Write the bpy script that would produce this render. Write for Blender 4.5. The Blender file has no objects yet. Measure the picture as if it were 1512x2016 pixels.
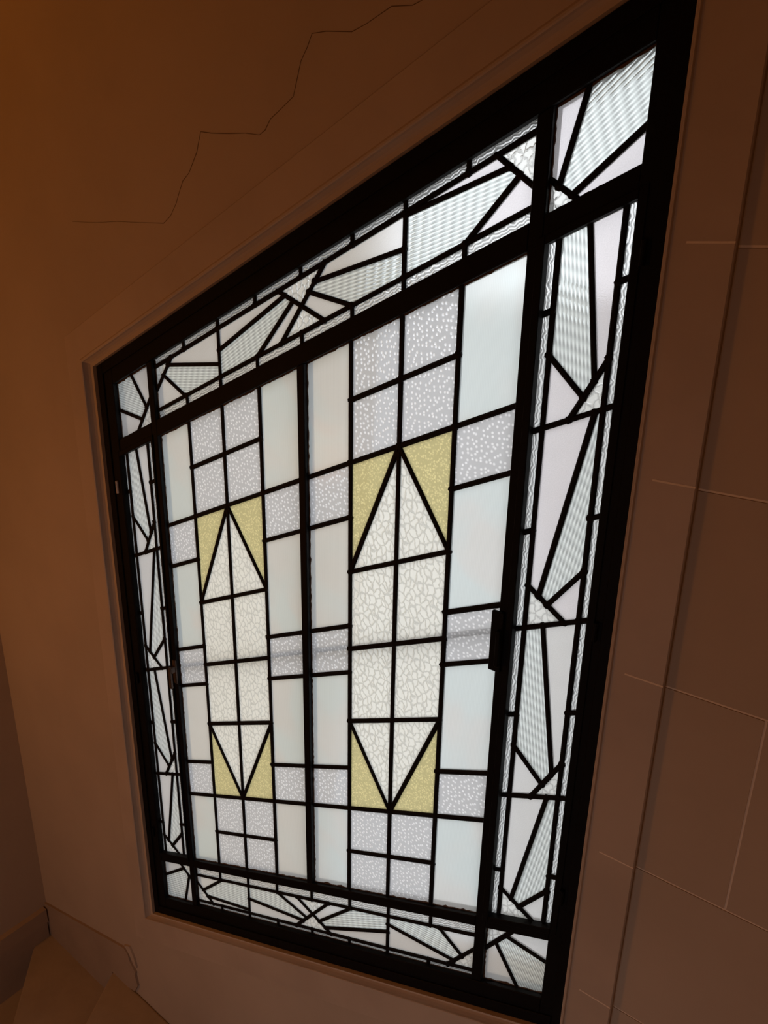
import bpy, bmesh, math, random
from mathutils import Vector, Matrix

scene = bpy.context.scene
random.seed(7)

# ------------------------------------------------------------------ camera
ZC = 2.39                      # eye height above the landing
SL = 0.45313                   # the window follows the stair: rise per metre
DIST = 0.9                     # eye to glass plane
YAW, PITCH, ROLL, FPX = -0.642248, -0.330624, 0.0195566, 1440.05
cam_data = bpy.data.cameras.new('camera')
cam = bpy.data.objects.new('camera', cam_data)
scene.collection.objects.link(cam)
fw = Vector((math.sin(YAW)*math.cos(PITCH), math.cos(YAW)*math.cos(PITCH), math.sin(PITCH)))
rt = Vector((math.cos(YAW), -math.sin(YAW), 0.0))
up = rt.cross(fw)
r2 = rt*math.cos(ROLL) + up*math.sin(ROLL)
u2 = -rt*math.sin(ROLL) + up*math.cos(ROLL)
cam.matrix_world = Matrix(((r2.x, u2.x, -fw.x, 0.0), (r2.y, u2.y, -fw.y, -DIST),
                           (r2.z, u2.z, -fw.z, ZC), (0, 0, 0, 1)))
cam_data.sensor_fit = 'VERTICAL'
cam_data.sensor_height = 24.0
cam_data.lens = FPX/2016.0*24.0
cam_data.clip_start = 0.02
scene.camera = cam

# ------------------------------------------------------------------ view, world, lamps
vs = scene.view_settings
vs.view_transform = 'Standard'
vs.look = 'None'
vs.gamma = 1.0
vs.use_curve_mapping = False
vs.exposure = 0.0

world = bpy.data.worlds.new('overcast_sky')
scene.world = world
world.use_nodes = True
bg = world.node_tree.nodes['Background']
bg.inputs['Color'].default_value = (0.93, 0.975, 1.03, 1)
bg.inputs['Strength'].default_value = 2.02

def point_lamp(name, loc, energy, color, radius):
    l = bpy.data.lights.new(name, 'POINT')
    l.energy = energy
    l.color = color
    l.shadow_soft_size = radius
    o = bpy.data.objects.new(name, l)
    o.location = loc
    scene.collection.objects.link(o)
    return o
LAMP = (1.0, 0.36, 0.06)
point_lamp('landing_lamp_light', (-1.95, -1.30, ZC-0.75), 10.0, LAMP, 0.12)
point_lamp('upper_lamp_light', (-1.95, -0.60, ZC+0.80), 2.3, (1.0, 0.30, 0.03), 0.10)
point_lamp('right_warm_fill', (0.50, -2.20, ZC-0.85), 8.8, LAMP, 0.15)  # added warm fill from the right rear, evens out the wall
# added cool fill with no visible source, behind and below the camera
al = bpy.data.lights.new('low_cool_fill', 'AREA')
al.shape = 'RECTANGLE'; al.size = 0.9; al.size_y = 1.2
al.energy = 3.0
al.color = (0.86, 0.92, 1.0)
ao = bpy.data.objects.new('low_cool_fill', al)
ao.location = (-0.5, -2.55, ZC-1.45)
ao.rotation_euler = (math.radians(74), 0, 0)
al.spread = math.radians(110)
scene.collection.objects.link(ao)

# ------------------------------------------------------------------ helpers
C = scene.collection
def link(o, parent=None):
    C.objects.link(o)
    if parent is not None:
        o.parent = parent
    return o
def mesh_obj(name, verts, faces, mats, parent=None, matidx=None, smooth=False):
    me = bpy.data.meshes.new(name)
    me.from_pydata([tuple(v) for v in verts], [], faces)
    for mt in (mats if isinstance(mats, (list, tuple)) else [mats]):
        me.materials.append(mt)
    if matidx:
        for p, i in zip(me.polygons, matidx):
            p.material_index = i
    if smooth:
        for p in me.polygons:
            p.use_smooth = True
    me.update()
    return link(bpy.data.objects.new(name, me), parent)
def bm_obj(name, bm, mats, parent=None, smooth=False):
    bmesh.ops.recalc_face_normals(bm, faces=bm.faces)
    me = bpy.data.meshes.new(name)
    bm.to_mesh(me)
    bm.free()
    for mt in (mats if isinstance(mats, (list, tuple)) else [mats]):
        me.materials.append(mt)
    if smooth:
        for p in me.polygons:
            p.use_smooth = True
    return link(bpy.data.objects.new(name, me), parent)
def empty(name, loc=(0, 0, 0)):
    o = bpy.data.objects.new(name, None)
    o.location = loc
    o.empty_display_size = 0.05
    C.objects.link(o)
    return o
def tag(o, label=None, cat=None, group=None, kind=None):
    if label: o['label'] = label
    if cat: o['category'] = cat
    if group: o['group'] = group
    if kind: o['kind'] = kind
    return o
def W(x, s, y=0.0):            # (along wall, height above the stair slope) -> world
    return Vector((x, y, s + SL*x + ZC))
def prism(bm, pts, y0, y1):
    """closed prism of a wall-plane outline given as world points (x, z)"""
    a = [bm.verts.new((p[0], y0, p[1])) for p in pts]
    b = [bm.verts.new((p[0], y1, p[1])) for p in pts]
    n = len(pts)
    bm.faces.new(a); bm.faces.new(list(reversed(b)))
    for i in range(n):
        j = (i+1) % n
        bm.faces.new((a[i], b[i], b[j], a[j]))
    return a
def box(bm, x0, x1, y0, y1, z0, z1):
    v = [bm.verts.new((x, y, z)) for x in (x0, x1) for y in (y0, y1) for z in (z0, z1)]
    for f in ((0,1,3,2),(4,6,7,5),(0,4,5,1),(2,3,7,6),(0,2,6,4),(1,5,7,3)):
        bm.faces.new([v[i] for i in f])
def slant(x0, x1, s0, s1):     # parallelogram following the stair, as (x, z)
    return [(x, s + SL*x + ZC) for x, s in ((x0, s0), (x1, s0), (x1, s1), (x0, s1))]
def bevel_all(bm, w, seg=1):
    bmesh.ops.bevel(bm, geom=list(bm.edges), offset=w, segments=seg, affect='EDGES', profile=0.7)

# ------------------------------------------------------------------ materials
class NT:
    def __init__(self, name):
        self.m = bpy.data.materials.new(name)
        self.m.use_nodes = True
        self.t = self.m.node_tree
        self.t.nodes.clear()
        self.out = self.n('ShaderNodeOutputMaterial')
    def n(self, typ, **kw):
        nd = self.t.nodes.new(typ)
        for k, v in kw.items():
            if k == 'inp':
                for kk, vv in v.items():
                    if hasattr(vv, 'is_linked') or isinstance(vv, bpy.types.NodeSocket):
                        self.t.links.new(vv, nd.inputs[kk])
                    else:
                        nd.inputs[kk].default_value = vv
            else:
                setattr(nd, k, v)
        return nd
    def math(self, op, a, b=0.0, c=None):
        inp = {0: a, 1: b}
        if c is not None: inp[2] = c
        return self.n('ShaderNodeMath', operation=op, inp=inp).outputs[0]
    def surf(self, sock):
        self.t.links.new(sock, self.out.inputs['Surface'])
    def remap(self, v, a, b, c, d, smooth=True):
        nd = self.n('ShaderNodeMapRange', interpolation_type='SMOOTHSTEP' if smooth else 'LINEAR',
                    inp={'Value': v, 'From Min': a, 'From Max': b, 'To Min': c, 'To Max': d})
        return nd.outputs[0]
    def mixc(self, f, a, b):
        nd = self.n('ShaderNodeMix', data_type='RGBA', inp={0: f, 6: a, 7: b})
        return nd.outputs[2]

def plain_mat(name, col, rough=0.6, var=0.0, scale=6.0, bump=0.0, bscale=60.0, spec=0.3, col2=None):
    T = NT(name)
    co = T.n('ShaderNodeTexCoord').outputs['Object']
    base = col
    if var or col2:
        no = T.n('ShaderNodeTexNoise', inp={'Vector': co, 'Scale': scale, 'Detail': 5.0, 'Roughness': 0.6})
        f = T.remap(no.outputs[0], 0.35, 0.68, 0.0, 1.0)
        c2 = col2 or tuple(c*(1-var) for c in col[:3])+(1,)
        base = T.mixc(f, col, c2)
    p = T.n('ShaderNodeBsdfPrincipled', inp={'Base Color': base, 'Roughness': rough, 'Specular IOR Level': spec})
    if bump:
        nb = T.n('ShaderNodeTexNoise', inp={'Vector': co, 'Scale': bscale, 'Detail': 4.0})
        b = T.n('ShaderNodeBump', inp={'Height': nb.outputs[0], 'Strength': bump, 'Distance': 0.004})
        T.t.links.new(b.outputs[0], p.inputs['Normal'])
    T.surf(p.outputs[0])
    return T.m

M = {}
M['wall'] = plain_mat('cream_wall_paint', (0.52, 0.42, 0.325, 1), 0.75, 0.10, 2.2, 0.25, 28.0, 0.2)
M['dark'] = plain_mat('dark_brown_low_bounce', (0.20, 0.115, 0.055, 1), 0.6, 0.2, 3.0)  # unseen walls and ceiling, brown kept dark to cut bounced light
M['block'] = plain_mat('cream_stone_paint', (0.52, 0.42, 0.325, 1), 0.75, 0.08, 3.0, 0.2, 40.0, 0.2)
M['trim'] = plain_mat('cream_plaster_moulding', (0.53, 0.43, 0.34, 1), 0.5, 0.10, 5.0, 0.2, 30.0, 0.35)
M['mortar'] = plain_mat('pale_mortar', (0.82, 0.70, 0.57, 1), 0.8)
M['crack'] = plain_mat('crack_shadow', (0.16, 0.105, 0.065, 1), 0.9)
M['stair'] = plain_mat('worn_stone_step', (0.44, 0.34, 0.23, 1), 0.7, 0.12, 7.0, 0.2, 40.0, 0.25)
M['skirt'] = plain_mat('painted_skirting', (0.42, 0.32, 0.24, 1), 0.6, 0.12, 6.0, 0.15, 30.0, 0.3)
M['steel'] = plain_mat('black_painted_steel', (0.0035, 0.0033, 0.0036, 1), 0.62, 0.3, 20.0, 0.10, 120.0, 0.12)
M['lead'] = plain_mat('dark_lead_came', (0.006, 0.0055, 0.0055, 1), 0.65, 0.25, 90.0, 0.3, 300.0, 0.15)
M['rust'] = plain_mat('rusty_brown_steel', (0.075, 0.042, 0.024, 1), 0.55, 0.4, 120.0, 0.3, 300.0, 0.4)
M['brass'] = plain_mat('worn_bright_metal', (0.55, 0.46, 0.40, 1), 0.35, 0.2, 80.0)
M['putty'] = plain_mat('old_brown_putty', (0.10, 0.06, 0.038, 1), 0.8, 0.4, 150.0, 0.5, 300.0, 0.2)
M['render'] = plain_mat('pale_backdrop_render', (0.84, 0.86, 0.88, 1), 0.9, 0.06, 1.0)
M['paving'] = plain_mat('pale_courtyard_paving', (0.55, 0.56, 0.57, 1), 0.9, 0.1, 1.5)

def glass_mat(name, col, relief_dark, kind, clear=0.25, ior=1.25, bump=0.6, rough=0.10):
    """patterned glass: part scattered, part refracted through the pressed relief"""
    T = NT(name)
    tc = T.n('ShaderNodeTexCoord').outputs['Object']
    sep = T.n('ShaderNodeSeparateXYZ', inp={0: tc})
    X, Z = sep.outputs[0], sep.outputs[2]
    tau = 2*math.pi
    if kind == 'ribbed':
        rib = T.math('SINE', T.math('MULTIPLY', X, tau/0.0052))
        ph = T.math('MULTIPLY', rib, 0.7)
        ph2 = T.math('ADD', T.math('MULTIPLY', Z, tau/0.0165), ph)
        crs = T.math('SINE', T.math('ADD', ph2, T.math('MULTIPLY', X, tau/0.040)))
        a = T.math('MULTIPLY_ADD', rib, 0.5, 0.5)
        b = T.math('MULTIPLY_ADD', crs, 0.5, 0.5)
        h = T.math('ADD', T.math('MULTIPLY', T.math('POWER', a, 1.5), 0.66), T.math('MULTIPLY', b, 0.34))
        dist = 0.0014
    elif kind == 'hammered':
        wob = T.n('ShaderNodeTexNoise', inp={'Vector': tc, 'Scale': 70.0, 'Detail': 3.0})
        wc = T.n('ShaderNodeSeparateXYZ', inp={0: wob.outputs['Color']})
        vec = T.n('ShaderNodeCombineXYZ', inp={0: T.math('MULTIPLY_ADD', wc.outputs[0], 0.016, X), 1: T.math('MULTIPLY_ADD', wc.outputs[1], 0.016, T.math('MULTIPLY', Z, 0.72))}).outputs[0]
        vo = T.n('ShaderNodeTexVoronoi', feature='DISTANCE_TO_EDGE', voronoi_dimensions='2D', inp={'Vector': vec, 'Scale': 92.0, 'Randomness': 1.0})
        h = T.remap(vo.outputs['Distance'], 0.0, 0.20, 0.0, 1.0)
        dist = 0.0016
    elif kind == 'dotted':
        vec = T.n('ShaderNodeCombineXYZ', inp={0: X, 1: Z}).outputs[0]
        vo = T.n('ShaderNodeTexVoronoi', feature='F1', voronoi_dimensions='2D', inp={'Vector': vec, 'Scale': 125.0, 'Randomness': 0.75})
        h = T.remap(vo.outputs['Distance'], 0.08, 0.36, 1.0, 0.0)
        dist = 0.0012
    elif kind == 'wavy':
        wob = T.n('ShaderNodeTexNoise', inp={'Vector': tc, 'Scale': 55.0, 'Detail': 2.0})
        xx = T.math('MULTIPLY_ADD', wob.outputs[0], 0.011, X)
        xx = T.math('MULTIPLY_ADD', T.math('SINE', T.math('MULTIPLY', Z, tau/0.013)), 0.0008, xx)
        h = T.math('MULTIPLY_ADD', T.math('SINE', T.math('MULTIPLY', xx, tau/0.0040)), 0.5, 0.5)
        dist = 0.0012
    elif kind == 'satin':
        no = T.n('ShaderNodeTexNoise', inp={'Vector': tc, 'Scale': 700.0, 'Detail': 2.0})
        bl = T.n('ShaderNodeTexNoise', inp={'Vector': tc, 'Scale': 22.0, 'Detail': 3.0})
        h = T.math('ADD', T.math('MULTIPLY', T.remap(no.outputs[0], 0.3, 0.7, 0, 1), 0.55), T.math('MULTIPLY', bl.outputs[0], 0.45))
        dist = 0.0004
    elif kind == 'reeded':
        r = T.math('MULTIPLY_ADD', T.math('SINE', T.math('MULTIPLY', X, tau/0.0026)), 0.5, 0.5)
        bl = T.n('ShaderNodeTexNoise', inp={'Vector': tc, 'Scale': 14.0, 'Detail': 3.0})
        h = T.math('ADD', T.math('MULTIPLY', r, 0.45), T.math('MULTIPLY', bl.outputs[0], 0.55))
        dist = 0.0003
    else:                      # granular
        no = T.n('ShaderNodeTexVoronoi', feature='F1', inp={'Vector': tc, 'Scale': 260.0, 'Randomness': 1.0})
        h = T.remap(no.outputs['Distance'], 0.1, 0.6, 1.0, 0.0)
        dist = 0.0010
    # refracted dark and bright streaks painted into colour, with some tint for thickness
    thick = tuple(c*(1-relief_dark) for c in col[:3]) + (1,)
    colr = T.mixc(h, thick, col)
    if kind == 'reeded':       # faint iridescent sheen painted in as a peach and aqua tint
        wp = T.n('ShaderNodeNewGeometry').outputs['Position']
        ir = T.n('ShaderNodeTexNoise', inp={'Vector': wp, 'Scale': 5.0, 'Detail': 1.5, 'Distortion': 1.2})
        tint = T.mixc(T.remap(ir.outputs[0], 0.38, 0.62, 0.0, 1.0), (1.0, 0.965, 0.94, 1), (0.955, 1.0, 0.995, 1))
        colr = T.n('ShaderNodeMix', data_type='RGBA', blend_type='MULTIPLY', inp={0: 1.0, 6: colr, 7: tint}).outputs[2]
    bmp = T.n('ShaderNodeBump', inp={'Height': h, 'Strength': bump, 'Distance': dist}).outputs[0]
    tr = T.n('ShaderNodeBsdfTranslucent', inp={'Color': colr})
    rf = T.n('ShaderNodeBsdfRefraction', inp={'Color': colr, 'Roughness': rough, 'IOR': ior, 'Normal': bmp})
    df = T.n('ShaderNodeBsdfDiffuse', inp={'Color': (0.75, 0.72, 0.68, 1)})
    gl = T.n('ShaderNodeBsdfGlossy', inp={'Color': (1, 1, 1, 1), 'Roughness': 0.12, 'Normal': bmp})
    fr = T.n('ShaderNodeFresnel', inp={'IOR': 1.12})
    m1 = T.n('ShaderNodeMixShader', inp={0: clear, 1: tr.outputs[0], 2: rf.outputs[0]})
    m2 = T.n('ShaderNodeMixShader', inp={0: 0.05, 1: m1.outputs[0], 2: df.outputs[0]})
    m3 = T.n('ShaderNodeMixShader', inp={0: fr.outputs[0], 1: m2.outputs[0], 2: gl.outputs[0]})
    T.surf(m3.outputs[0])
    return T.m
def clear_face(name):
    T = NT(name)
    T.surf(T.n('ShaderNodeBsdfTransparent', inp={'Color': (0.97, 0.98, 0.975, 1)}).outputs[0])
    return T.m
G = {
 'ribbed':   glass_mat('ribbed_glass', (0.97, 1.0, 0.97, 1), 0.54, 'ribbed', clear=0.45, bump=0.8),
 'satin':    glass_mat('satin_glass', (0.82, 0.79, 0.77, 1), 0.12, 'satin', clear=0.50, bump=0.3, rough=0.35),
 'pink':     glass_mat('pink_satin_glass', (0.88, 0.82, 0.83, 1), 0.16, 'satin', clear=0.35, bump=0.3),
 'hammered': glass_mat('hammered_glass', (0.88, 0.86, 0.82, 1), 0.34, 'hammered', clear=0.45, bump=0.9),
 'cream':    glass_mat('cream_hammered_glass', (0.90, 0.86, 0.78, 1), 0.27, 'hammered', clear=0.35, bump=0.9),
 'dotted':   glass_mat('dotted_glass', (0.95, 0.92, 0.92, 1), 0.36, 'dotted', clear=0.35, bump=0.8),
 'wavy':     glass_mat('wavy_glass', (0.98, 0.97, 0.95, 1), 0.60, 'wavy', clear=0.5, bump=0.9),
 'plain':    glass_mat('fine_reeded_glass', (0.83, 0.83, 0.815, 1), 0.10, 'reeded', clear=0.52, bump=0.2, rough=0.35),
 'yellow':   glass_mat('yellow_granular_glass', (0.84, 0.72, 0.36, 1), 0.32, 'granular'),
}
CLEAR = clear_face('clear_glass_back')

# ------------------------------------------------------------------ window outline
FX0, FX1, FS0, FS1 = -1.4346, -0.2746, -1.0836, 0.4270      # steel frame, outer
YW = -0.0225                                                  # wall face
YT = -0.0350                                                  # moulding face

# ------------------------------------------------------------------ setting: walls
XL, XR, YB, ZT = -2.087, 1.60, -2.60, ZC+1.60
def ring_wall():
    z0, z1 = 0.0, ZT
    outer = [(XL-0.12, z0-0.12), (XR+0.12, z0-0.12), (XR+0.12, z1+0.12), (XL-0.12, z1+0.12)]
    inner = [(p[0], p[1]) for p in slant(FX0, FX1, FS0, FS1)]
    v, f = [], []
    for y in (YW, 0.20):
        for p in outer: v.append((p[0], y, p[1]))
        for p in inner: v.append((p[0], y, p[1]))
    for i in range(4):
        j = (i+1) % 4
        f.append((i, j, 4+j, 4+i))
        f.append((8+i, 12+i, 12+j, 8+j))
        f.append((4+i, 4+j, 12+j, 12+i))
        f.append((i, 8+i, 8+j, j))
    o = mesh_obj('wall_front', v, f, M['wall'])
    return tag(o, 'cream painted stairwell wall around the leaded window', None, None, 'structure')
wall_front = ring_wall()
def wall_box(name, x0, x1, y0, y1, z0, z1, mt, label):
    bm = bmesh.new(); box(bm, x0, x1, y0, y1, z0, z1)
    return tag(bm_obj(name, bm, mt), label, None, None, 'structure')
wall_box('wall_left', XL-0.12, XL, YB, YW, 0.0, ZT, M['wall'], 'cream end wall of the stair landing')
wall_box('wall_right', XR, XR+0.12, YB, YW, 0.0, ZT, M['dark'], 'unseen dark brown wall at the top of the stair')
wall_box('wall_back', XL-0.12, XR+0.12, YB-0.12, YB, 0.0, ZT, M['dark'], 'unseen dark brown wall facing the leaded window')
wall_box('ceiling', XL-0.12, XR+0.12, YB-0.12, YW, ZT, ZT+0.12, M['dark'], 'unseen dark brown ceiling above the stair')
wall_box('floor', XL-0.12, XR+0.12, YB-0.12, YW, -0.12, 0.0, M['stair'], 'worn stone landing at the foot of the stair')

# painted ashlar blocks on the wall to the right of the moulding
JZ = [1.10, 0.82, 0.553, 0.287, 0.021, -0.2455, -0.5105, -0.804, -1.075, -1.345, -1.60]
def blocks():
    g = 0.0016
    for k in range(len(JZ)-1):
        zt, zb = JZ[k]+ZC-g, JZ[k+1]+ZC+g
        cuts = {6: [-0.0785, 0.56], 5: [0.23, 0.90], 4: [0.40, 1.0], 7: [0.14, 0.80]}.get(k, [0.2+0.3*(k % 2), 0.95])
        xs = [-0.1985] + cuts + [XR]
        for a, b in zip(xs[:-1], xs[1:]):
            bm = bmesh.new()
            box(bm, a+g, b-g, YW-0.003, YW+0.001, zb, zt)
            o = bm_obj('stone_block', bm, M['block'], wall_front)
    bm = bmesh.new()
    box(bm, -0.1995, XR, YW-0.0018, YW+0.0005, JZ[-1]+ZC, JZ[0]+ZC)
    o = bm_obj('mortar_bed', bm, M['mortar'], wall_front)
blocks()

# crack through the plaster above the window
CR = [(-0.520,0.330),(-0.627,0.305),(-0.66,0.309),(-0.70,0.296),(-0.726,0.290),(-0.772,0.297),(-0.798,0.298),(-0.807,0.283),(-0.820,0.267),
      (-0.830,0.240),(-0.836,0.224),(-0.868,0.207),(-0.884,0.199),(-0.896,0.185),(-0.909,0.179),(-0.94,0.184),(-0.976,0.186),(-1.02,0.190),(-1.045,0.194),
      (-1.052,0.178),(-1.058,0.164),(-1.081,0.134),(-1.098,0.123),(-1.110,0.105),(-1.120,0.088),(-1.138,0.068),(-1.159,0.056),
      (-1.22,0.058),(-1.30,0.061),(-1.37,0.060),(-1.45,0.063)]
def crack():
    v, f = [], []
    n = len(CR)
    for i, (x, z) in enumerate(CR):
        a = CR[max(i-1, 0)]; b = CR[min(i+1, n-1)]
        d = Vector((b[0]-a[0], b[1]-a[1])).normalized()
        w = (0.0008 + 0.0005*random.random()) if i < 27 else 0.0005
        nx, nz = -d.y*w*0.5, d.x*w*0.5
        for sgn in (1, -1):
            v.append((x+sgn*nx, YW-0.0004, z+sgn*nz+ZC))
    for i in range(n-1):
        f.append((2*i, 2*i+1, 2*i+3, 2*i+2))
    m_ = len(v)
    v += [(a, YW+0.001, c) for a, b, c in v]
    f += [tuple(m_+k for k in reversed(q)) for q in list(f)]
    for i in range(n-1):
        f.append((2*i, 2*i+2, m_+2*i+2, m_+2*i)); f.append((2*i+1, m_+2*i+1, m_+2*i+3, 2*i+3))
    tag(mesh_obj('plaster_crack', v, f, M['crack'], wall_front), 'jagged dark crack in the plaster')
crack()

# plaster moulding around the window: splayed reveal, rim bead, flat band
def moulding():
    # (offset as share of the band, y); reveal offsets in metres, band outer per side
    prof = [(0.0, 0.02), (0.0, -0.012), (0.003, -0.0165), (0.012, -0.0265), (0.0155, -0.0325), (0.0165, -0.0365),
            (0.0185, -0.0378), (0.0215, -0.0378), (0.0240, -0.0362), (0.0255, YT)]
    outer = (0.076, 0.076, 0.090, 0.090)     # left, right, bottom, top
    v, f = [], []
    kk = (1.0, 0.40, 0.48, 1.0)              # the reveal is steeper at the right and at the sill
    rings = [(tuple(o*q for q in kk), y) for o, y in prof] + [(outer, YT), (tuple(o+0.0015 for o in outer), YT+0.002), (tuple(o+0.0015 for o in outer), YW+0.001)]
    for (l, r, b, t), y in rings:
        for x, s in ((FX0-l, FS0-b), (FX1+r, FS0-b), (FX1+r, FS1+t), (FX0-l, FS1+t)):
            v.append(W(x, s, y))
    for k in range(len(rings)-1):
        for i in range(4):
            j = (i+1) % 4
            f.append((4*k+i, 4*k+j, 4*k+4+j, 4*k+4+i))
    o = mesh_obj('trim_1', v, f, M['trim'])
    tag(o, 'cream plaster moulding with rounded rim framing the leaded window', None, None, 'structure')
    for k in (4, 5, 6, 7, 8):
        bm = bmesh.new()
        xa, xb = FX1+0.027, FX1+0.0765
        box(bm, xa, xb, YT-0.0003, YT+0.002, JZ[k]+ZC-0.0012+0.004, JZ[k]+ZC+0.0012+0.004)
        bm_obj('mortar_line', bm, M['mortar'], o)
    return o
trim = moulding()

# ------------------------------------------------------------------ stair at the foot of the wall
def step(pts, z0, z1, label):
    bm = bmesh.new()
    a = [bm.verts.new((x, y, z0)) for x, y in pts]
    b = [bm.verts.new((x, y, z1)) for x, y in pts]
    n = len(pts)
    bm.faces.new(a); bm.faces.new(b)
    for i in range(n):
        bm.faces.new((a[i], a[(i+1) % n], b[(i+1) % n], b[i]))
    o = bm_obj('stair_step', bm, M['stair'])
    bv = o.modifiers.new('nosing', 'BEVEL'); bv.width = 0.006; bv.segments = 2
    return tag(o, label, None, 'stone steps below the window', 'structure')
NEW = (-1.236, -0.828)
step([(XL, YW), (XL, -0.083), NEW, (-1.69, YW)], 0.0, 0.130, 'lowest worn stone winder step in the landing corner')
step([(-1.69, YW), NEW, (-1.20, -0.828), (-1.20, YW)], 0.0, 0.252, 'second worn stone winder step below the chipped plaster')
for k in range(8):
    x0 = -1.20 + 0.28*k
    step([(x0, YW), (x0, -1.0), (x0+0.28, -1.0), (x0+0.28, YW)], 0.0, 0.379+0.127*k, 'straight stone step of the flight under the window')
# skirting on the window wall: ramped, its end broken away
bm = bmesh.new()
pts = [(XL, 0.0), (-1.69, 0.0), (-1.69, 0.252), (-1.600, 0.252), (-1.568, 0.262), (-1.548, 0.30), (-1.556, 0.335), (-1.552, 0.350), (-1.575, 0.378),
       (-1.582, 0.402), (-1.600, 0.414), (-1.8756, 0.331), (XL, 0.2675)]
prism(bm, pts, YW-0.007, YW)
tag(bm_obj('baseboard_front', bm, M['skirt']), 'ramped painted skirting with a broken end under the window corner', None, None, 'structure')
bm = bmesh.new()
box(bm, XL, XL+0.012, -2.3, YW-0.012, 0.0, 0.200)
box(bm, XL, XL+0.020, -2.3, YW-0.012, 0.200, 0.256)
tag(bm_obj('baseboard_left', bm, M['skirt']), 'painted skirting with thick cap along the landing wall', None, None, 'structure')
# chip of plaster fallen from the moulding corner
bm = bmesh.new()
cp = [(-1.600, 0.425), (-1.570, 0.440), (-1.552, 0.408), (-1.545, 0.372), (-1.558, 0.376), (-1.572, 0.400), (-1.585, 0.416)]
prism(bm, cp, YW-0.006, YW+0.001)
tag(bm_obj('plaster_chip', bm, M['trim'], wall_front), 'chipped flake of pale plaster')

# ------------------------------------------------------------------ steel window frame
YF = -0.010
window = empty('window_1', W(FX0, FS0, 0.0))
tag(window, 'black steel stair window frame leaning with the stair, dividing the leaded glass', None, None, 'structure')
def wpart(name, bm, mt, parent=window):
    o = bm_obj(name, bm, mt, parent)
    if parent is window:
        o.matrix_parent_inverse = Matrix.Translation(-window.location)
    return o
def bar(name, x0, x1, s0, s1, y0=YF, y1=0.022, mt='steel', bev=0.0012):
    bm = bmesh.new(); prism(bm, slant(x0, x1, s0, s1), y0, y1); bevel_all(bm, bev)
    return wpart(name, bm, M[mt])
AX0, AX1, AS0, AS1 = -1.3840, -0.3150, -1.0255, 0.3715        # clear opening inside the outer frame
def step_bar(name, x0, x1, s0, s1, i0, i1, j0, j1):
    """outer frame member: raised outer flange plus lower inner lip"""
    bm = bmesh.new()
    prism(bm, slant(x0, x1, s0, s1), -0.012, 0.024)
    bevel_all(bm, 0.0012)
    bm2 = bmesh.new()
    prism(bm2, slant(i0, i1, j0, j1), -0.0155, -0.0115); bevel_all(bm2, 0.001)
    me = bpy.data.meshes.new('t'); bm2.to_mesh(me); bm2.free(); bm.from_mesh(me)
    return wpart(name, bm, M['steel'])
step_bar('frame_stile', FX0, AX0, FS0, FS1, FX0+0.001, FX0+0.021, FS0+0.001, FS1-0.001)
step_bar('frame_stile', AX1, FX1, FS0, FS1, FX1-0.017, FX1-0.001, FS0+0.001, FS1-0.001)
step_bar('frame_rail', AX0, AX1, AS1, FS1, AX0-0.029, AX1+0.022, FS1-0.024, FS1-0.001)
step_bar('frame_rail', AX0, AX1, FS0, AS0, AX0-0.029, AX1+0.022, FS0+0.001, FS0+0.026)
MLx = (-1.2655, -1.2477); MRx = (-0.4485, -0.4285); MCx = (-0.8535, -0.8375)
TT = (0.2180, 0.2515); TB = (-0.8990+0.0, -0.8780)
TB = (-0.9000, -0.8780)
bar('mullion', MLx[0], MLx[1], AS0, AS1)
bar('mullion', MRx[0], MRx[1], AS0, AS1)
bar('mullion', MCx[0], MCx[1], TB[1], TT[0])
bar('transom', AX0, MLx[0], TT[0], TT[1]); bar('transom', MLx[1], MRx[0], TT[0], TT[1]); bar('transom', MRx[1], AX1, TT[0], TT[1])
bar('transom', AX0, MLx[0], TB[0], TB[1]); bar('transom', MLx[1], MRx[0], TB[0], TB[1]); bar('transom', MRx[1], AX1, TB[0], TB[1])
# weather bar outside, seen blurred through the dotted glass
bm = bmesh.new(); prism(bm, slant(MLx[1], MRx[0], -0.3285, -0.3205), 0.010, 0.020)
wpart('saddle_bar', bm, M['steel'])

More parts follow.
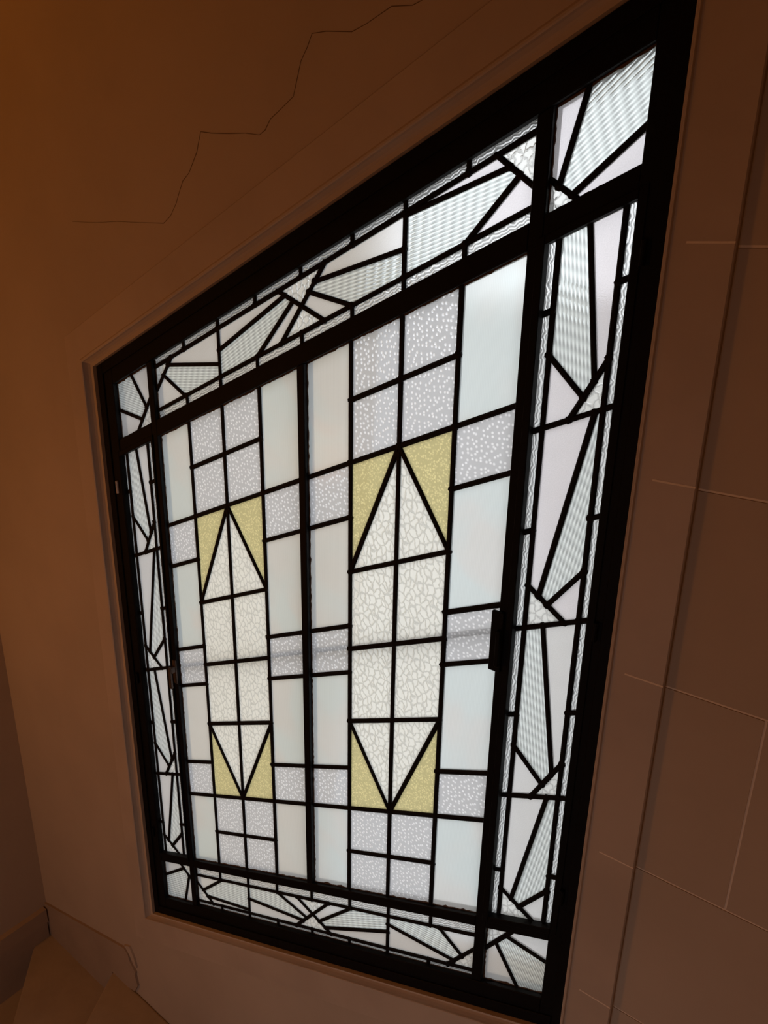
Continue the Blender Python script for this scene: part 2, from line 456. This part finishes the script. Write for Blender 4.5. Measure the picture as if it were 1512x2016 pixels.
# ------------------------------------------------------------------ leaded panels
def subdivide(x0, x1, s0, s1, segs, tol=0.009):
    """cut the panel rectangle by lead lines; returns nodes, edges and pane polygons in (x, s)"""
    B = [((x0, s0), (x1, s0)), ((x1, s0), (x1, s1)), ((x1, s1), (x0, s1)), ((x0, s1), (x0, s0))]
    S = [list(map(Vector, sg)) for sg in segs]
    allS = [list(map(Vector, b)) for b in B] + S
    def clo(p, a, b):
        d = b-a; t = max(0, min(1, (p-a).dot(d)/d.length_squared)); return a+d*t
    fixed = []
    for i, sg in enumerate(S):
        ends = []
        for e in (0, 1):
            p, q = sg[e], sg[1-e]
            best, bd = None, tol
            for j, o in enumerate(allS):
                if o is sg: continue
                c = clo(p, o[0], o[1]); dd = (c-p).length
                if dd < bd:
                    d1 = p-q; d2 = o[1]-o[0]
                    den = d1.x*d2.y-d1.y*d2.x
                    r = c
                    if abs(den) > 0.3*d1.length*d2.length:
                        t = ((o[0].x-q.x)*d2.y-(o[0].y-q.y)*d2.x)/den
                        r = q+d1*t
                        if (r-c).length > 0.012: r = c
                    best, bd = r, dd
            ends.append(best if best is not None else p)
        fixed.append(ends)
    L = [list(map(Vector, b)) for b in B] + fixed
    nodes = []
    def nid(p):
        for k, n_ in enumerate(nodes):
            if (n_-p).length < 0.0022: return k
        nodes.append(Vector(p)); return len(nodes)-1
    edges = {}
    for i, (a, b) in enumerate(L):
        d = b-a; ts = [0.0, 1.0]
        for j, (c, e) in enumerate(L):
            if i == j: continue
            g = e-c; den = d.x*g.y-d.y*g.x
            for p in (c, e):
                t = (p-a).dot(d)/d.length_squared
                if -1e-6 < t < 1+1e-6 and (a+d*t-p).length < 0.0022: ts.append(t)
            if abs(den) < 1e-9: continue
            t = ((c.x-a.x)*g.y-(c.y-a.y)*g.x)/den
            u = ((c.x-a.x)*d.y-(c.y-a.y)*d.x)/den
            if -1e-6 < t < 1+1e-6 and -1e-6 < u < 1+1e-6: ts.append(t)
        ids = []
        for t in sorted(ts):
            k = nid(a+d*max(0, min(1, t)))
            if not ids or ids[-1] != k: ids.append(k)
        for p, r in zip(ids[:-1], ids[1:]):
            if p != r:
                key = (min(p, r), max(p, r))
                edges[key] = edges.get(key, False) or i < 4
    nb = {}
    for p, r in edges:
        nb.setdefault(p, []).append(r); nb.setdefault(r, []).append(p)
    # drop dangling ends
    ch = True
    while ch:
        ch = False
        for p in list(nb):
            if len(nb[p]) == 1:
                r = nb[p][0]; nb[r].remove(p); del nb[p]; edges.pop((min(p, r), max(p, r)), None); ch = True
    for p in nb:
        nb[p].sort(key=lambda r: math.atan2(nodes[r].y-nodes[p].y, nodes[r].x-nodes[p].x))
    seen, faces = set(), []
    for p in nb:
        for r in nb[p]:
            if (p, r) in seen: continue
            loop, a, b = [], p, r
            while (a, b) not in seen:
                seen.add((a, b)); loop.append(a)
                ls = nb[b]; k = ls.index(a)
                a, b = b, ls[(k-1) % len(ls)]
            ar = sum(nodes[loop[i]].x*nodes[loop[(i+1) % len(loop)]].y-nodes[loop[(i+1) % len(loop)]].x*nodes[loop[i]].y for i in range(len(loop)))/2
            if ar > 2e-6: faces.append([nodes[k] for k in loop])
    return nodes, edges, nb, faces

def inside(p, poly):
    c = False; n = len(poly); j = n-1
    for i in range(n):
        a, b = poly[i], poly[j]
        if (a.y > p[1]) != (b.y > p[1]) and p[0] < (b.x-a.x)*(p[1]-a.y)/(b.y-a.y)+a.x: c = not c
        j = i
    return c

CW = 0.0043       # half width of the lead
def came_mesh(bm, A, Bp, hw):
    d = Bp-A; L = math.hypot(d.x, d.z)
    if L < 1e-5: return
    u = Vector((d.x/L, 0, d.z/L)); n = Vector((-u.z, 0, u.x))
    e = u*min(hw*0.5, L*0.4)
    prof = [(-hw, 0.0045), (-hw, -0.0013), (-hw*0.5, -0.0030), (hw*0.5, -0.0030), (hw, -0.0013), (hw, 0.0045)]
    r0 = [bm.verts.new(A-e+n*a+Vector((0, y, 0))) for a, y in prof]
    r1 = [bm.verts.new(Bp+e+n*a+Vector((0, y, 0))) for a, y in prof]
    k = len(prof)
    bm.faces.new(r0); bm.faces.new(list(reversed(r1)))
    for i in range(k):
        j = (i+1) % k
        bm.faces.new((r0[i], r1[i], r1[j], r0[j]))
def solder(bm, P, r):
    ph = random.random()
    ring = [bm.verts.new(P+Vector((r*math.cos(ph+i*math.pi/4)*(0.85+0.3*random.random()), -0.0030, r*math.sin(ph+i*math.pi/4)*(0.85+0.3*random.random())))) for i in range(8)]
    base = [bm.verts.new(Vector((v.co.x, 0.001, v.co.z))) for v in ring]
    c = bm.verts.new(P+Vector((0, -0.0042, 0)))
    for i in range(8):
        j = (i+1) % 8
        bm.faces.new((ring[i], ring[j], c)); bm.faces.new((ring[i], base[i], base[j], ring[j]))
    bm.faces.new(base)

PANE_LABEL = {'yellow': 'yellow granular glass pane', 'dotted': 'pale lavender dotted glass pane', 'ribbed': 'greenish ribbed glass pane',
              'cream': 'cream hammered glass pane', 'hammered': 'clear hammered glass pane', 'wavy': 'narrow wavy clear glass pane',
              'pink': 'pinkish satin glass pane', 'satin': 'pale satin glass pane', 'plain': 'pale finely reeded glass pane'}
def panel(label, x0, x1, s0, s1, segs, classify, group, hw=CW):
    """one leaded light: came lattice and every pane"""
    root = empty('leaded_glass_panel', W((x0+x1)/2, s0, 0.0))
    tag(root, label, 'window panel', group)
    inv = Matrix.Translation(-root.location)
    m_ = 0.004                                      # tucked under the steel
    nodes, edges, nb, faces = subdivide(x0-m_, x1+m_, s0-m_, s1+m_, segs)
    bm = bmesh.new()
    for (p, r), border in edges.items():
        if border: continue
        came_mesh(bm, W(nodes[p].x, nodes[p].y), W(nodes[r].x, nodes[r].y), hw*random.uniform(0.93, 1.05))
    for p in nb:
        n_ = nodes[p]
        onb = n_.x < x0 or n_.x > x1 or n_.y < s0 or n_.y > s1
        if len(nb[p]) >= 3 and not onb:
            solder(bm, W(n_.x, n_.y), hw*random.uniform(1.15, 1.45))
    o = bm_obj('lead_came', bm, M['lead'], root)
    o.matrix_parent_inverse = inv
    for poly in faces:
        cx = sum(p.x for p in poly)/len(poly); cs = sum(p.y for p in poly)/len(poly)
        typ, ang = classify(poly, cx, cs)
        pts = [W(p.x, p.y) for p in poly]
        cen = sum(pts, Vector())/len(pts)
        if ang is None:                              # ribs along the longest edge
            best = max(range(len(pts)), key=lambda i: (pts[(i+1) % len(pts)]-pts[i]).length)
            d = pts[(best+1) % len(pts)]-pts[best]
            ang = math.atan2(d.x, d.z)
        rot = Matrix.Rotation(ang, 3, 'Y'); ri = rot.inverted()
        loc = [ri @ ((p-cen)*(1-0.0008/max(0.01, (p-cen).length))) for p in pts]
        n = len(loc)
        v = [(p.x, 0.0, p.z) for p in loc] + [(p.x, 0.003, p.z) for p in loc]
        f = [tuple(range(n)), tuple(reversed(range(n, 2*n)))] + [(i, i+n, (i+1) % n+n, (i+1) % n) for i in range(n)]
        mi = [0] + [1]*(n+1)
        # local offset keeps neighbouring panes from repeating the same patch of pattern
        pane = mesh_obj('pane', v, f, [G[typ], CLEAR], root, mi)
        pane.matrix_parent_inverse = inv
        pane.location = cen
        pane.rotation_euler = (0, ang, 0)
        pane['label'] = PANE_LABEL[typ]
    # crumbly glazing putty along the steel
    def putty(p, q, n, wmax):
        bm = bmesh.new()
        L = (q-p).length; k = max(6, int(L/0.006))
        vs0 = []
        for i in range(k+1):
            b = p+(q-p)*(i/k); w = random.uniform(0.0006, wmax)*(1.6 if random.random() < 0.12 else 1.0)
            vs0.append((b-n*0.002, b+n*w))
        for i in range(k):
            a0, a1 = vs0[i]; b0, b1 = vs0[i+1]
            f_ = [W(c.x, c.y, y) for y in (-0.0016, 0.0004) for c in (a0, a1, b1, b0)]
            vv = [bm.verts.new(c) for c in f_]
            for f in ((0,1,2,3),(7,6,5,4),(1,5,6,2),(0,4,5,1),(3,2,6,7),(0,3,7,4)): bm.faces.new([vv[j] for j in f])
        o_ = bm_obj('putty', bm, M['putty'], root); o_.matrix_parent_inverse = inv
    if x1-x0 > 0.2 or s1-s0 < 0.2:
        V2 = lambda x, y: Vector((x, y))
        border = x1-x0 > 0.7
        putty(V2(x0, s0), V2(x1, s0), V2(0, 1), 0.0008 if border else 0.0030)
        putty(V2(x0, s0), V2(x0, s1), V2(1, 0), 0.0022)
        if not border: putty(V2(x0, s1*0.985 if s1-s0 > 0.5 else s1-0.001), V2(x1, s1*0.985 if s1-s0 > 0.5 else s1-0.001), V2(0, -1), 0.0022)
    return root, inv

XC = [(-1.155, -1.0547, -0.9535), (-0.7432, -0.6459, -0.5470)]
RS = [0.1248, 0.0214, -0.0736, -0.1742, -0.2785, -0.3249, -0.3730, -0.4774, -0.5823, -0.6768, -0.7822]
def centre(x0, x1, cols, label, group):
    a, b, c = cols; s0, s1 = -0.878, 0.2205
    r = dict(zip(range(1, 12), RS))
    sg = [((k, s0), (k, s1)) for k in cols]
    for k in (2, 10): sg.append(((x0, r[k]), (x1, r[k])))
    for k in (1, 4, 6, 8, 11): sg.append(((a, r[k]), (c, r[k])))
    for k in (3, 5, 7, 9):
        sg.append(((x0, r[k]), (a, r[k]))); sg.append(((c, r[k]), (x1, r[k])))
    sg += [((b, r[2]), (a, r[4])), ((b, r[2]), (c, r[4])), ((a, r[8]), (b, r[10])), ((c, r[8]), (b, r[10]))]
    def cl(poly, cx, cs):
        if cx < a or cx > c:
            if r[3] < cs < r[2] or r[7] < cs < r[5] or r[10] < cs < r[9]: return 'dotted', 0.0
            return 'plain', 0.0
        if cs > r[2] or cs < r[10]: return 'dotted', 0.0
        ee = 0.012
        for p in ((a+ee, r[2]-ee), (c-ee, r[2]-ee), (a+ee, r[10]+ee), (c-ee, r[10]+ee)):
            if inside(p, poly): return 'yellow', 0.0
        return 'cream', 0.0
    return panel(label, x0, x1, s0, s1, sg, cl, group)
GC = 'tall centre panels of the leaded window'
pcl = centre(MLx[1], MCx[0], XC[0], 'tall leaded panel with yellow-cornered cream diamond, beside the rusty handle', GC)
pcr = centre(MCx[1], MRx[0], XC[1], 'tall leaded panel with yellow-cornered cream diamond, beside the black latch', GC)

# side strips: the same design twice
def side(x0, x1, dx, label, kind3, dl=0.0, sw=0.011):
    s0, s1 = -0.871, 0.2148
    vl, vr = -0.4103+dx+dl, -0.3302+dx
    t = lambda p: (p[0]+dx, p[1])
    sg = [((vl, s0), (vl, s1)), ((vr, s0), (vr, s1))]
    for k in (-0.0226, -0.3216, -0.6225): sg.append(((x0, k), (x1, k)))
    for k in (0.1305, -0.1685, -0.4705, -0.7755):
        sg.append(((x0, k), (vl, k))); sg.append(((vr, k), (x1, k)))
    D = [((-0.3723, 0.2148), (-0.3465, 0.0239)), ((-0.4103, 0.074), (-0.3606, 0.0050)), ((-0.3302, 0.0410), (-0.3741, -0.0226)),
         ((-0.3401, -0.0226), (-0.3924, -0.2700)), ((-0.4103, -0.2535), (-0.3499, -0.3216)), ((-0.3764, -0.2872), (-0.3302, -0.2450)),
         ((-0.3820, -0.3216), (-0.3447, -0.5780)), ((-0.4103, -0.5275), (-0.3589, -0.5980)), ((-0.3302, -0.5600), (-0.3745, -0.6225)),
         ((-0.3477, -0.6225), (-0.3901, -0.8310)), ((-0.4103, -0.8140), (-0.3470, -0.8750)), ((-0.3752, -0.8480), (-0.3302, -0.8055))]
    sg += [(t(a), t(b)) for a, b in D]
    seeds = [((-0.39, 0.13), 'ribbed'), ((-0.345, -0.004), 'hammered'), ((-0.350, -0.18), 'ribbed'), ((-0.397, -0.298), 'hammered'),
             ((-0.385, -0.43), 'ribbed'), ((-0.342, -0.608), 'hammered'), ((-0.355, -0.77), 'ribbed'), ((-0.398, -0.850), 'hammered')]
    def cl(poly, cx, cs):
        if cx < vl or cx > vr: return 'wavy', 0.0
        for p, k in seeds:
            if inside(t(p), poly): return k, (None if k == 'ribbed' else 0.0)
        return ('pink' if kind3 and cs > -0.3 else 'satin'), 0.0
    root, inv = panel(label, x0, x1, s0, s1, sg, cl, 'narrow side panels of the leaded window', CW*0.92)
    # hinged steel casement frame round the strip
    for (a, b, c, d, nm) in ((x0-0.011, x0, s0-0.011, s1+0.011, 'casement_stile'), (x1, x1+sw, s0-0.011, s1+0.011, 'casement_stile'),
                             (x0, x1, s1, s1+0.011, 'casement_rail'), (x0, x1, s0-0.011, s0, 'casement_rail')):
        bm = bmesh.new(); prism(bm, slant(a, b, c, d), -0.0135, 0.005); bevel_all(bm, 0.001)
        o = bm_obj(nm, bm, M['steel'], root); o.matrix_parent_inverse = inv
    return root, inv
psl = side(-1.3860, -1.2675, -0.9660, 'narrow upright casement strip of ribbed wedges, near the landing end wall', False, 0.0022, 0.006)
psr = side(-0.4237, -0.3135, 0.0, 'narrow upright casement strip of ribbed wedges, against the stone block wall', True)

# top border
def seeded(seeds, up_=None, lo=None, default='satin'):
    def cl(poly, cx, cs):
        if up_ is not None and (cs > up_ or cs < lo): return 'wavy', math.pi/2-math.atan(SL)
        for sd in seeds:
            if inside(sd[0], poly): return sd[1], (sd[2] if len(sd) > 2 else (None if sd[1] == 'ribbed' else 0.0))
        return default, 0.0
    return cl
TK = [-1.155, -1.0547, -0.9555, -0.8482, -0.7415, -0.6452, -0.5455]
GB = 'border panels along the top and bottom of the leaded window'
def top_border():
    x0, x1, s0, s1 = MLx[1], MRx[0], 0.2515, AS1
    u, l = 0.3592, 0.2705
    u = 0.3575
    sg = [((x0, u), (x1, u)), ((x0, l), (x1, l))]
    for i, k in enumerate(TK):
        if i in (1, 5): sg.append(((k, s0), (k, s1)))
        else: sg.append(((k, u), (k, s1))); sg.append(((k, s0), (k, l)))
    sg += [((-1.1950, u), (-1.2477, 0.3118)), ((-1.2070, 0.3468), (-1.0547, 0.2936)), ((-1.2231, 0.3320), (-1.1600, l)),
           ((-1.0547, 0.3185), (-0.8860, 0.3440)), ((-0.9555, l), (-0.8672, 0.3275)), ((-0.9003, u), (-0.7983, l)), ((-0.7960, u), (-0.8961, l)),
           ((-0.8163, 0.3375), (-0.6452, 0.3090)), ((-0.8297, 0.3265), (-0.7403, l)),
           ((-0.6452, 0.3535), (-0.4861, 0.3345)), ((-0.4705, 0.3175), (-0.5487, l)), ((-0.5047, u), (-0.4485, 0.2925))]
    seeds = [((-1.236, 0.345), 'hammered'), ((-1.11, 0.296), 'ribbed'), ((-0.96, 0.31), 'ribbed'), ((-0.848, 0.345), 'hammered'),
             ((-0.848, 0.285), 'hammered'), ((-0.70, 0.30), 'ribbed'), ((-0.57, 0.31), 'ribbed'), ((-0.47, 0.34), 'hammered'),
             ((-0.55, 0.352), 'pink'), ((-0.48, 0.285), 'pink')]
    return panel('long sloping leaded border panel above the two tall panels', x0, x1, s0, s1, sg, seeded(seeds, u, l), GB, CW*0.9)
top_border()
def bottom_border():
    x0, x1, s0, s1 = MLx[1], MRx[0], AS0, -0.9000
    u, l = -0.9302, -1.0140
    sg = [((x0, u), (x1, u)), ((x0, l), (x1, l))]
    for i, k in enumerate(TK):
        if i in (1, 5): sg.append(((k+0.002, s0), (k+0.002, s1)))
        else: sg.append(((k, u), (k, s1))); sg.append(((k, s0), (k, l)))
    sg += [((-1.2477, -0.9540), (-1.1890, l)), ((-1.2250, -0.9755), (-1.1486, u)), ((-1.2055, -0.9935), (-1.0520, -1.0040)),
           ((-1.0520, -0.9695), (-0.8740, -0.9955)), ((-0.9547, u), (-0.8630, -0.9855)), ((-0.8945, u), (-0.7930, l)), ((-0.7990, u), (-0.8960, l)),
           ((-0.8274, -0.9868), (-0.7360, u)), ((-0.8110, -1.0010), (-0.6440, -0.9704)),
           ((-0.6440, -0.9510), (-0.4907, -1.0020), ), ((-0.5268, u), (-0.4751, -0.9860)), ((-0.4485, -0.9610), (-0.5030, l))]
    seeds = [((-1.233, -1.0), 'hammered'), ((-1.12, -0.965), 'ribbed'), ((-0.99, -0.955), 'ribbed'), ((-0.846, -0.945), 'hammered'),
             ((-0.846, -1.0), 'hammered'), ((-0.70, -0.96), 'ribbed'), ((-0.57, -0.955), 'ribbed'), ((-0.465, -1.0), 'hammered')]
    return panel('long sloping leaded border panel below the two tall panels', x0, x1, s0, s1, sg, seeded(seeds, u, l), GB, CW*0.85)
bottom_border()
GK = 'small corner panels of the leaded window'
panel('small leaded corner panel above the strip near the end wall', AX0, MLx[0], TT[1], AS1,
      [((-1.3325, AS1), (-1.2894, 0.2924)), ((-1.3840, 0.3143), (-1.3085, 0.2715)), ((-1.2655, 0.3121), (-1.3240, TT[1]))],
      seeded([((-1.35, 0.33), 'ribbed'), ((-1.285, 0.27), 'hammered')]), GK, CW*0.9)
panel('small leaded corner panel above the strip beside the stone blocks', MRx[1], AX1, TT[1], AS1,
      [((-0.4285, 0.2912), (-0.3880, 0.2480)), ((-0.3895, 0.3727), (-0.4168, 0.2790)), ((-0.3150, 0.2932), (-0.3991, 0.2600))],
      seeded([((-0.36, 0.33), 'ribbed'), ((-0.415, 0.262), 'hammered')], default='pink'), GK, CW*0.9)
panel('small leaded corner panel below the strip near the end wall', AX0, MLx[0], AS0, TB[0],
      [((-1.3185, -0.9000), (-1.2655, -0.9560)), ((-1.3020, -0.9184), (-1.3840, -0.9518)), ((-1.2818, -0.9400), (-1.3065, AS0))],
      seeded([((-1.34, -0.98), 'ribbed'), ((-1.275, -0.92), 'hammered')]), GK, CW*0.9)
panel('small leaded corner panel below the strip beside the stone blocks', MRx[1], AX1, AS0, TB[0],
      [((-0.3780, -0.9000), (-0.4285, -0.9530)), ((-0.3930, -0.9170), (-0.3150, -0.9570)), ((-0.4110, -0.9360), (-0.3641, AS0))],
      seeded([((-0.415, -0.925), 'hammered'), ((-0.36, -0.97), 'ribbed')]), GK, CW*0.9)

# ------------------------------------------------------------------ ironmongery
def part_on(rootinv, name, bm, mt, label=None):
    root, inv = rootinv
    o = bm_obj(name, bm, M[mt], root); o.matrix_parent_inverse = inv
    if label: o['label'] = label
    return o
def upright(bm, x, s, y, hx, hz, d):
    z = s+SL*x+ZC
    box(bm, x-hx, x+hx, y-d, y, z-hz, z+hz)
# rusty turn handle of the left tall panel
bm = bmesh.new(); upright(bm, -1.2525, -0.330, YF, 0.006, 0.030, 0.004); bevel_all(bm, 0.001)
h = part_on(pcl, 'handle_plate', bm, 'rust', 'rusty brown handle plate')
bm = bmesh.new(); upright(bm, -1.2525, -0.322, YF-0.004, 0.005, 0.007, 0.012); upright(bm, -1.2525, -0.342, YF-0.012, 0.004, 0.026, 0.006); bevel_all(bm, 0.001)
part_on(pcl, 'handle_lever', bm, 'rust', 'rusty brown lever')
# black latch between right tall panel and side strip
bm = bmesh.new(); upright(bm, -0.4475, -0.335, YF, 0.010, 0.050, 0.006); bevel_all(bm, 0.001)
part_on(pcr, 'latch_case', bm, 'steel')
bm = bmesh.new(); upright(bm, -0.4410, -0.345, YF-0.006, 0.0035, 0.030, 0.008); bevel_all(bm, 0.001)
part_on(pcr, 'latch_lever', bm, 'steel')
# hinges of the casement strips
def hinge(pl, x, s, mt):
    bm = bmesh.new()
    n = 10; z = s+SL*x+ZC; r = 0.0035; L = 0.014; y = -0.016
    a = [bm.verts.new((x+r*math.cos(i*2*math.pi/n), y+r*math.sin(i*2*math.pi/n), z-L)) for i in range(n)]
    b = [bm.verts.new((x+r*math.cos(i*2*math.pi/n), y+r*math.sin(i*2*math.pi/n), z+L)) for i in range(n)]
    bm.faces.new(a); bm.faces.new(b)
    for i in range(n): bm.faces.new((a[i], a[(i+1) % n], b[(i+1) % n], b[i]))
    part_on(pl, 'hinge', bm, mt, 'bright worn hinge pin' if mt == 'brass' else None)
hinge(psl, -1.400, 0.150, 'brass'); hinge(psl, -1.400, -0.335, 'steel'); hinge(psl, -1.400, -0.80, 'steel')
hinge(psr, -0.300, 0.150, 'steel'); hinge(psr, -0.300, -0.335, 'steel'); hinge(psr, -0.300, -0.80, 'steel')

# ------------------------------------------------------------------ outside: courtyard ground, with wall and block added for the light in the glass
bm = bmesh.new(); box(bm, -9.0, 7.0, 5.0, 5.3, -3.0, ZC-0.2)  # wall added as pale backdrop for light refracted through the panes
tag(bm_obj('added_pale_wall', bm, M['render']), 'unseen pale wall added outside as a light backdrop for the glass', None, None, 'structure')
bm = bmesh.new(); box(bm, -9.0, 7.0, 0.2, 5.0, -3.2, -3.0)
tag(bm_obj('courtyard_ground', bm, M['paving']), 'pale courtyard paving outside the window', None, None, 'structure')
bm = bmesh.new(); box(bm, -4.2, -2.75, 0.2, 3.7, -3.0, ZC+4.0)  # added block, dims and warms what the left panes pass on
tag(bm_obj('added_dim_block', bm, plain_mat('dim_block_brown', (0.36, 0.28, 0.18, 1), 0.9, 0.06, 1.0)), 'unseen brown block added outside to dim and warm the left glass', None, None, 'structure')
